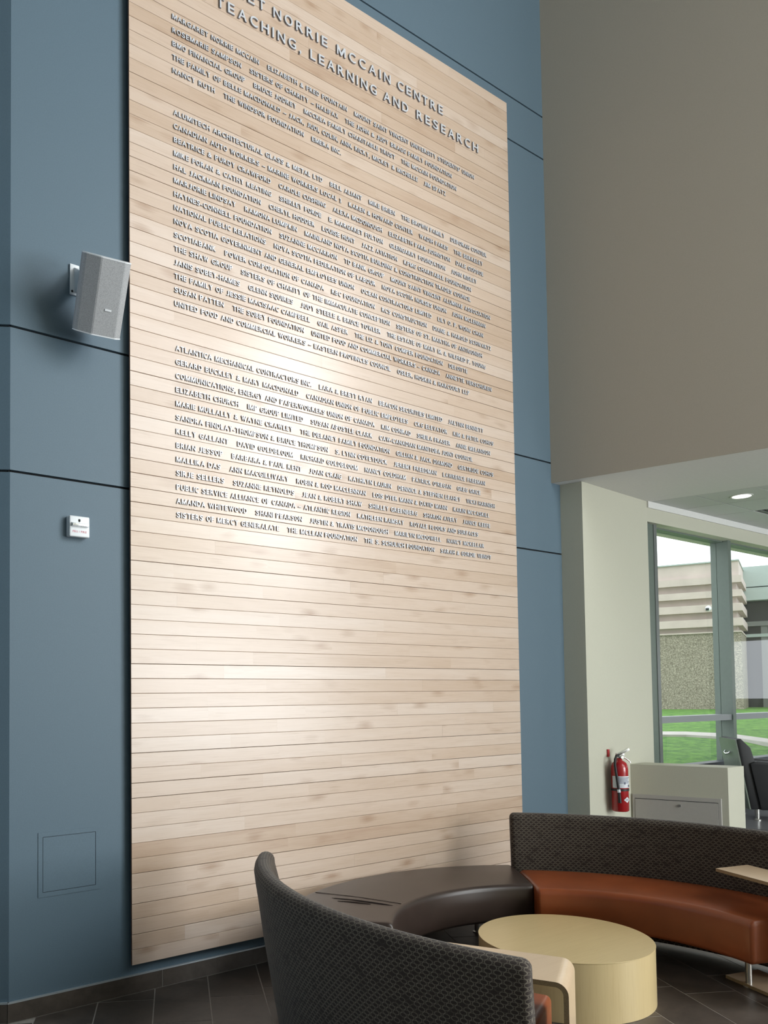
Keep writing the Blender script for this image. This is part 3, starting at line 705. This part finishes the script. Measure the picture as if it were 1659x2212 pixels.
# plan section of the cabinet: facetted bowed front, tapering to the back
sec = [(-0.125, -0.042), (-0.1225, -0.030), (-0.117, -0.019), (-0.108, -0.009), (-0.044, 0.031), (-0.036, 0.033), (0.082, 0.033), (0.089, 0.031), (0.119, 0.006), (0.1235, -0.004), (0.125, -0.042)]
bk = [(0.116, -0.085), (0.080, -0.150), (-0.080, -0.150), (-0.116, -0.085)]
mb = MB(); mb.ext([sl(a, b, -SH/2+0.006) for a, b in [sec[0], *[], sec[-1]]+bk], su*(SH-0.012)); mb.build('cabinet', GREYSPK, sp, bevel=0.004)
mb = MB(); mb.ext([sl(a*0.985, b-0.001, -SH/2+0.005) for a, b in sec], su*(SH-0.010)); mb.build('grille', GRILLE, sp)
for z0, z1 in ((-SH/2, -SH/2+0.0055), (SH/2-0.0055, SH/2)):
    mb = MB(); mb.ext([sl(a, b, z0) for a, b in sec], su*(z1-z0)); mb.build('rim', WHITEPL, sp)
MB().obox(sl(0.028, 0.0335, -0.055), rt*0.017, so*0.002, su*0.0045).build('badge', WHITEPL, sp)
br = MB().box((-0.338, -0.012, 3.825), (-0.285, 0, 3.995)).build('bracket_plate', WHITEPL, sp, bevel=0.004)
mb = MB(); mb.ext([(-0.315, -0.010, 3.845), (-0.315, -0.010, 3.980), sl(-0.05, -0.14, 0.075), sl(-0.05, -0.14, -0.015)], (0.03, 0.0, 0)); mb.build('bracket_arm', WHITEPL, sp, bevel=0.004)
MB().tube([(-0.327, -0.011, 3.842), (-0.327, -0.016, 3.842)], 0.006, 10).build('screw', BLACK, sp)

# ------------------------------------------------------------------ fire alarm strobe with lettering
al = thing('fire_alarm_strobe', (-0.297, -0.02, 2.49), 'white fire alarm strobe with small red lettering on the blue wall', 'fire alarm')
ax0, ax1, az0, az1 = -0.357, -0.240, 2.493, 2.606
MB().box((ax0, -0.022, az0+0.002), (ax1-0.004, 0, az1-0.002)).build('back_box', WHITEPL, al, bevel=0.005)
MB().box((ax0+0.003, -0.043, az0), (ax1, -0.0225, az1)).build('cover', WHITEPL, al, bevel=0.008, seg=3)
MB().ext([(ax0+0.014, -0.042, 2.546), (ax0+0.014, -0.062, 2.551), (ax0+0.014, -0.062, 2.562), (ax0+0.014, -0.042, 2.570)], (0.092, 0, 0)).build('strobe_lens', STROBE, al, bevel=0.002)
mb = MB()
for z in (2.5785, 2.584): mb.tube([(-0.299, -0.0432, z), (-0.299, -0.0445, z)], 0.0062 if z > 2.58 else 0.0055, 12)
mb.build('lens_port', BLACK, al)
def flat_text(s, bold, x0, x1, y, zb, h, m_, parent):
    out, wd = lay(s, bold, 0.13, 0.25); k = (x1-x0)/wd; mb = MB(); z = h/(CAP+2*bold)
    for ch, cx in out:
        vs, fs, sd, lo, hi = glyph(ch, bold)
        n = len(mb.v); mb.v += [Vector((x0+(cx+v.x-lo)*k, y-(v.z+0.5)*0.0006, zb+v.y*z)) for v in vs]
        for f in fs: mb.f.append([n+i for i in f]); mb.m.append(0)
    return mb.build('printed_lettering', m_, parent)
flat_text('FEU / FIRE', 0.02, ax0+0.021, ax1-0.018, -0.0428, 2.516, 0.0115, REDTX, al)

# ------------------------------------------------------------------ curved lounge seating
def offset_poly(pf, d):
    n = len(pf); out = []
    for i in range(n):
        a, b, c = Vector(pf[i-1]), Vector(pf[i]), Vector(pf[(i+1) % n])
        e1 = (b-a).normalized(); e2 = (c-b).normalized()
        n1 = Vector((-e1.y, e1.x)); n2 = Vector((-e2.y, e2.x)); m = (n1+n2)
        if m.length < 1e-6: m = n1
        m.normalize(); k = d/max(0.35, m.dot(n1)); out.append(tuple(b+m*k))
    return out
def sweep(prof, c, a0, a1, n, rnd_=0.03, uvr=1.6, k0=0.0, k1=0.0):
    """closed profile [(r, z)] swept about c from angle a0 to a1, ends rounded by rnd_ metres"""
    ar = sum(prof[i][0]*prof[(i+1) % len(prof)][1]-prof[(i+1) % len(prof)][0]*prof[i][1] for i in range(len(prof)))
    if ar < 0: prof = prof[::-1]
    m = len(prof); per = [0.0]
    for i in range(m): a, b = prof[i], prof[(i+1) % m]; per.append(per[-1]+math.hypot(b[0]-a[0], b[1]-a[1]))
    rm = sum(p[0] for p in prof)/m; sg = 1 if a1 > a0 else -1
    rings = []
    K = 4
    for k in range(K): ph = math.pi/2*k/K; rings.append((a0+sg*rnd_*(1-math.sin(ph))/rm, rnd_*(1-math.cos(ph))*0.0+rnd_*(1-math.sin(ph))**2*0.9))
    rings = [(a0+sg*rnd_*(1-math.cos(math.pi/2*k/K))/rm, rnd_*(1-math.sin(math.pi/2*k/K))) for k in range(K)]
    aa, ab = a0+sg*rnd_/rm, a1-sg*rnd_/rm
    rings += [(aa+(ab-aa)*i/n, 0.0) for i in range(n+1)]
    rings += [(a1-sg*rnd_*(1-math.cos(math.pi/2*k/K))/rm, rnd_*(1-math.sin(math.pi/2*k/K))) for k in range(K-1, -1, -1)]
    mb = MB(); vs = []; fs = []; uv = []
    for a, d in rings:
        pf = offset_poly(prof, d) if d > 1e-6 else prof
        zk = 1+k0+(k1-k0)*max(0.0, (a-a0)/(a1-a0))**1.7
        for r, z in pf: vs.append((c[0]+r*math.cos(a), c[1]+r*math.sin(a), z*zk))
    for i in range(len(rings)-1):
        for k in range(m):
            k2 = (k+1) % m
            f = [i*m+k, i*m+k2, (i+1)*m+k2, (i+1)*m+k]
            u0, u1 = rings[i][0]*uvr, rings[i+1][0]*uvr
            t = [(u0, per[k]), (u0, per[k+1]), (u1, per[k+1]), (u1, per[k])]
            if sg > 0: f = f[::-1]; t = t[::-1]
            fs.append(f); uv.append(t)
    for f, st in ((list(range(m)), rings[0][0]), ([(len(rings)-1)*m+k for k in range(m)], rings[-1][0])):
        if (st == rings[0][0]) == (sg < 0): f = f[::-1]
        fs.append(f); uv.append([(prof[j % m][0], prof[j % m][1]) for j in f])
    mb.add(vs, fs, 0, uv); return mb
def arc2(cx, cz, r, a0, a1, n): return [(cx+r*math.cos(rad(a0+(a1-a0)*i/n)), cz+r*math.sin(rad(a0+(a1-a0)*i/n))) for i in range(n+1)]
def seat_prof(ri, ro, z0, z1, rr=0.04):
    return [(ri+0.012, z0)]+[(ri, z0+0.02)]+arc2(ri+rr, z1-rr, rr, 180, 90, 6)+[((ri+ro)/2, z1+0.006)]+arc2(ro-0.03, z1-0.03, 0.03, 90, 0, 4)+[(ro, z0)]
def back_prof(k=0.0):
    return [(1.505+k, 0.03), (1.512+k, 0.42), (1.545+k, 0.62), (1.575+k, 0.735)]+arc2(1.622+k, 0.748, 0.047, 165, 0, 8)+[(1.660+k, 0.68), (1.653+k, 0.637), (1.626+k, 0.44), (1.584+k, 0.19), (1.556+k, 0.03)]
def leg(c, r, a, par, ztop=0.215):
    x, y = c[0]+r*math.cos(rad(a)), c[1]+r*math.sin(rad(a))
    MB().lathe([(0.030, 0.0005), (0.030, 0.006), (0.0165, 0.010), (0.0165, ztop)], (x, y, 0), 16).build('leg', STEEL, par, smooth=True)
def sofa(nm, c, a0, a1, label, b0, b1, rin=0.985, rout=1.50, cb=None, kb=0.0, k0=0.0, k1=0.0):
    t = thing(nm, (c[0]+1.3*math.cos(rad((a0+a1)/2)), c[1]+1.3*math.sin(rad((a0+a1)/2)), 0), label, 'sofa', 'curved sofas facing the drum table')
    sweep(back_prof(kb), cb or c, rad(b0), rad(b1), 40, 0.03, 1.6, k0, k1).build('backrest', FABRIC, t, smooth=True, angle=60)
    sweep(seat_prof(rin, rout, 0.205, 0.432), c, rad(a0), rad(a1), 36, 0.025).build('seat', ORANGE, t, smooth=True, angle=60)
    return t
CR = (1.61, -1.74); CLF = (1.72, -1.68); CBN = (1.735, -1.665)
s1 = sofa('curved_sofa', CR, 48.9, -22.5, 'curved sofa with orange seat in front of the fire extinguisher, seen from its front', 45.6, -21.0, 0.985, 1.56, (1.45, -1.72), 0.18)
for r, a in ((1.207, -11), (1.207, 36), (1.44, -14), (1.44, 40)): leg(CR, r, a, s1)
s2 = sofa('curved_sofa', CLF, 137.5, 206.8, 'curved sofa in the foreground seen from behind, patterned back toward the camera', 136.6, 208.3, k0=0.012, k1=-0.054)
for r, a in ((1.207, 195), (1.207, 150), (1.44, 198), (1.44, 146)): leg(CLF, r, a, s2)
bn = thing('curved_bench', (CBN[0], CBN[1]+1.27, 0), 'backless dark brown curved bench between the two sofas, against the boards', 'bench')
sweep(seat_prof(0.955, 1.588, 0.205, 0.432, 0.035), CBN, rad(51.3), rad(137.0), 44, 0.022).build('seat', BROWNL, bn, smooth=True, angle=60)
# stitched seam and pull wrinkles on the bench top
SEAM = plain('seam_thread', (0.018, 0.012, 0.010), 0.6)
for aa in (113,):
    MB().tube([(CBN[0]+r*math.cos(rad(aa)), CBN[1]+r*math.sin(rad(aa)), 0.4335+0.005*math.sin(math.pi*(r-0.99)/0.56)) for r in [0.995+0.56*i/8 for i in range(9)]], 0.0014, 6).build('seam', SEAM, bn)
for k, (aa, r1, r2) in enumerate(((116.5, 1.02, 1.40), (118.5, 1.14, 1.34))):
    MB().tube([(CBN[0]+r*math.cos(rad(aa+3*(r-1.2)*k)), CBN[1]+r*math.sin(rad(aa+3*(r-1.2)*k)), 0.434+0.004*math.sin(math.pi*(r-0.99)/0.56)) for r in [r1+(r2-r1)*i/8 for i in range(9)]], [0.0008, 0.003, 0.0045, 0.0055, 0.006, 0.0055, 0.0045, 0.003, 0.0008], 8).build('wrinkle', BROWNL, bn, smooth=True)
for r, a in ((1.20, 62), (1.20, 127), (1.47, 62), (1.47, 127)): leg(CBN, r, a, bn)

# ------------------------------------------------------------------ drum table
DC = (1.922, -1.416)
dt = thing('drum_table', (DC[0], DC[1], 0), 'round pale maple drum coffee table in the middle of the seating', 'coffee table')
MB().lathe([(0.454, 0.0015), (0.454, 0.2965)], (*DC, 0), 96).build('drum_side', VENEERV, dt, smooth=True, angle=30)
MB().lathe([(0.4535, 0.2968), (0.4555, 0.2975), (0.4555, 0.2995), (0.4545, 0.3003)], (*DC, 0), 96).build('tabletop', VENEER, dt, smooth=True, angle=30)

# ------------------------------------------------------------------ C-shaped side tables
def ctable(P, t, n, wd, ln, z, label, nm='side_table'):
    """P: inner back corner of the upright end; t: direction from free edge to the upright; n: width direction"""
    P = Vector(P); t = Vector(t).normalized(); n = Vector(n).normalized(); th = 0.018; rb = 0.045
    root = thing(nm, (P.x, P.y, 0), label, 'side table', 'bent ply side tables over the sofa ends')
    # outline in (s along t, z): free edge -> bend -> down -> bend -> foot
    pts = [(-ln, z)]+[(-rb+rb*math.sin(rad(a)), z-rb+rb*math.cos(rad(a))) for a in range(0, 91, 15)]
    low = [(-rb+rb*math.cos(rad(a)), 0.002+rb-rb*math.sin(rad(a))) for a in range(0, 91, 15)]+[(-ln*0.92, 0.002)]
    def strip(ol, name):
        o2 = []
        for i, p in enumerate(ol):
            a = Vector(ol[max(i-1, 0)]); b = Vector(ol[min(i+1, len(ol)-1)]); d = (b-a).normalized(); o2.append((p[0]-d.y*-th*-1*-1, p[1]-d.x*th) if False else (p[0]+d.y*th, p[1]-d.x*th))
        mb = MB(); m = len(ol)
        W3 = lambda q, k: P+t*q[0]+n*(wd*k)+Vector((0, 0, q[1]))
        vs = [W3(q, 0) for q in ol]+[W3(q, 0) for q in o2]+[W3(q, 1) for q in ol]+[W3(q, 1) for q in o2]
        fs = []; mi = []
        for i in range(m-1):
            fs += [[i, i+1, 2*m+i+1, 2*m+i], [m+i+1, m+i, 3*m+i, 3*m+i+1]]; mi += [0, 0]
            fs += [[i, m+i, m+i+1, i+1], [2*m+i, 2*m+i+1, 3*m+i+1, 3*m+i]]; mi += [1, 1]
        fs += [[0, 2*m, 3*m, m], [m-1, 2*m-1, 4*m-1, 3*m-1]]; mi += [1, 1]
        mb.add(vs, fs); mb.m = mi
        ob = mb.build(name, [PLY, PLYEDGE], root, smooth=True, angle=35)
        bm = bmesh.new(); bm.from_mesh(ob.data); bmesh.ops.recalc_face_normals(bm, faces=bm.faces); bm.to_mesh(ob.data); bm.free()
        return ob
    strip(pts+[(0, z*0.55)], 'tabletop')
    strip([(0, z*0.55-0.0004)]+low, 'upright')
    return root
ctable((0.795, -2.262, 0), (0.455, -0.890, 0), (-0.86, -0.51, 0), 0.295, 0.50, 0.61, 'bent maple side table hooked over the end of the foreground sofa')
ctable((2.845-0.375*0.62, -1.784-0.927*0.62, 0), (-0.375, -0.927, 0), (0.966, -0.26, 0), 0.25, 0.62, 0.61, 'bent maple side table at the right edge over the orange seat')

# ------------------------------------------------------------------ armchair by the window
ch = thing('armchair', (6.2, -0.6, 0.45), 'dark armchair with grey-green back panel by the window at the right', 'armchair')
cf = Vector((0.66, -0.75, 0)).normalized(); clf = Vector((0.75, 0.66, 0)).normalized()
cz = Vector((0, 0, 1))
NBK = Vector((5.885, -0.560, 0.45))            # near bottom corner of the back
lean = -0.075
def cp(f, l, z): return NBK+cf*f+clf*l+cz*z
BW = 0.50
mb = MB(); mb.ext([cp(0.03, 0, 0.10), cp(lean, 0, 0.735), cp(lean+0.012, 0, 0.735), cp(0.042, 0, 0.10)], clf*BW); mb.build('back_panel', GREENP, ch)
mb = MB(); mb.ext([cp(0.043, 0, 0.10), cp(lean+0.013, 0, 0.738), cp(lean+0.05, 0, 0.745), cp(lean+0.13, 0, 0.66), cp(0.15, 0, 0.30), cp(0.15, 0, 0.10)], clf*BW); mb.build('backrest', BLACKUP, ch, bevel=0.012)
mb = MB(); mb.ext([cp(0.152, 0.06, 0.11), cp(0.152, 0.06, 0.33), cp(0.70, 0.06, 0.35), cp(0.70, 0.06, 0.11)], clf*(BW-0.12)); mb.build('seat', BLACKUP, ch, bevel=0.015)
for l in (-0.02, BW-0.06):
    mb = MB(); mb.ext([cp(0.12, l, 0.095), cp(0.04, l, 0.52), cp(0.10, l, 0.54), cp(0.66, l, 0.50), cp(0.70, l, 0.095)], clf*0.08); mb.build('arm', BLACKUP, ch, bevel=0.015)
mb = MB().tube([cp(-0.060, 0.19, 0.615), cp(-0.078, 0.20, 0.598), cp(-0.082, 0.27, 0.590), cp(-0.078, 0.33, 0.598), cp(-0.062, 0.34, 0.615)], 0.007, 10); mb.build('handle', CHROME, ch, smooth=True)
for f, l in ((0.10, 0.03), (0.62, 0.03), (0.10, BW-0.05), (0.62, BW-0.05)):
    p = cp(f, l, 0); MB().lathe([(0.034, 0.0005), (0.034, 0.008), (0.018, 0.014), (0.022, 0.11)], p, 14).build('leg', STEEL, ch, smooth=True)

# ------------------------------------------------------------------ outdoors
VD = Vector((0.880, 0.475, 0)).normalized(); VR = Vector((VD.y, -VD.x, 0))
prof = [(8.2, 0.66), (9.4, 0.76), (10.5, 0.86), (13, 1.02), (17, 1.14), (22, 1.215), (40, 1.3), (80, 1.4)]
def gz(d):
    for (a, za), (b, zb_) in zip(prof[:-1], prof[1:]):
        if d <= b: return za+(zb_-za)*(d-a)/(b-a)
    return prof[-1][1]
def gp(d, s, dz=0.0): p = Vector((CAM.x, CAM.y, 0))+VD*d+VR*s; return Vector((p.x, p.y, gz(d)+dz))
# lawn sheet (kept outside the building)
mb = MB(); ds = [8.2, 9.4, 10.5, 11.7, 13, 15, 17, 19.5, 22, 30, 40, 80]; ss = [-30+2.5*i for i in range(25)]
def keep_out(p): return Vector((p.x, max(p.y, 0.3), p.z))
vs = [keep_out(gp(d, s)) for d in ds for s in ss]; nsn = len(ss)
fs = [[i*nsn+k, i*nsn+k+1, (i+1)*nsn+k+1, (i+1)*nsn+k] for i in range(len(ds)-1) for k in range(nsn-1)]
fs = [f for f in fs if len({(round(vs[j].x, 3), round(vs[j].y, 3)) for j in f}) > 2 and max(vs[j].y for j in f) > 0.35]
lawn = mb.add(vs, fs).build('lawn', GRASS, smooth=True)
tag(lawn, 'bright green lawn outside the window', 'lawn', kind='stuff')
mb = MB(); vs = []; fs = []
for i in range(31):
    s = -12+0.55*i; c_ = 13.0+0.05*s-1.5*max(0.0, s-0.45)**1.0*(1 if s < 3 else 0.6)
    vs += [gp(c_-0.24, s, 0.03), gp(c_+0.24, s, 0.03), gp(c_-0.24, s, -0.05), gp(c_+0.24, s, -0.05)]
for i in range(30):
    a, b = 4*i, 4*i+4
    fs += [[a, a+1, b+1, b], [a+2, a, b, b+2], [a+1, a+3, b+3, b+1]]
pth = mb.add(vs, fs).build('garden_path', PATH); tag(pth, 'pale concrete path crossing the lawn outside', 'path')

# building across the lawn
PC = Vector((18.016, 5.034, 0)); E8 = Vector((math.cos(rad(-68)), math.sin(rad(-68)), 0)); N8 = Vector((-E8.y, E8.x, 0))
bd = thing('concrete_building', (PC.x, PC.y, 1.2), 'concrete building with projecting horizontal bands across the lawn', 'building')
def slab(t0, t1, o0, o1, z0, z1, nm, m_, bev=0.0):
    q = [PC+E8*a+N8*b for a, b in ((t0, o0), (t1, o0), (t1, o1), (t0, o1))]
    return MB().prism([(p.x, p.y) for p in q], z0, z1).build(nm, m_, bd, bevel=bev)
LB = -9.0
slab(LB, 0.02, 0.0, 2.2, 1.05, 3.03, 'aggregate_wall', AGG)
slab(LB, -0.06, 0.10, 2.2, 3.03, 4.30, 'wall_core', CONC)
slab(LB, 0.0, 0.02, 2.2, 4.36, 4.72, 'parapet', CONC)
slab(LB, 0.02, -0.03, 2.2, 4.72, 4.75, 'coping', TEAL)
for z0, z1 in ((4.20, 4.365), (3.87, 4.03), (3.53, 3.71), (3.18, 3.365)): slab(LB, 0.06, -0.10, 2.2, z0, z1, 'band', CONC, 0.0)
slab(LB, 0.03, -0.04, 2.2, 3.03, 3.065, 'ledge', CONC)
slab(LB, 0.0, -0.05, 0.05, 0.95, 1.13, 'foundation', CONC)
# set-back glazed facade to the right
slab(-1, 7, 2.3, 2.7, 0.9, 3.95, 'dark_glazing', DARKGL)
slab(-1, 7, 2.0, 2.7, 4.30, 4.82, 'fascia', TEAL)
slab(-1, 7, 1.95, 2.7, 3.95, 4.27, 'fascia', TEAL)
slab(-1, 7, 2.16, 2.3, 3.02, 3.10, 'rail', TEAL)
for k in range(9): slab(0.35+0.62*k, 0.50+0.62*k, 2.18, 2.3, 0.9, 3.30, 'mullion', GREYMUL)
slab(-1, 7, 2.14, 2.3, 3.30, 3.42, 'mullion', GREYMUL)
# dome camera on the building
dcm = Vector((17.774, 5.632, 3.619)); dn = -N8
sc_ = thing('security_camera', dcm, 'white dome security camera on the concrete building outside', 'camera')
MB().tube([dcm-dn*0.12, dcm-dn*0.02], 0.05, 14).build('mount', WHITEPL, sc_, smooth=True)
mb = MB(); vs = []; fs = []; nn = 14
for i in range(9):
    a = math.pi*i/8
    for k in range(nn): b = 2*math.pi*k/nn; vs.append(dcm+dn*0.05+Vector((math.sin(a)*math.cos(b), math.sin(a)*math.sin(b), math.cos(a)))*0.085)
for i in range(8):
    for k in range(nn): fs.append([i*nn+k, (i+1)*nn+k, (i+1)*nn+(k+1) % nn, i*nn+(k+1) % nn])
mb.add(vs, fs).build('dome', WHITEPL, sc_, smooth=True)
MB().obox(dcm+dn*0.125-E8*0.02-Vector((0, 0, 0.02)), E8*0.035, dn*0.012, Vector((0, 0, 0.028))).build('lens_window', BLACK, sc_)
print('TILES', ntile, 'PLANKS', npl)
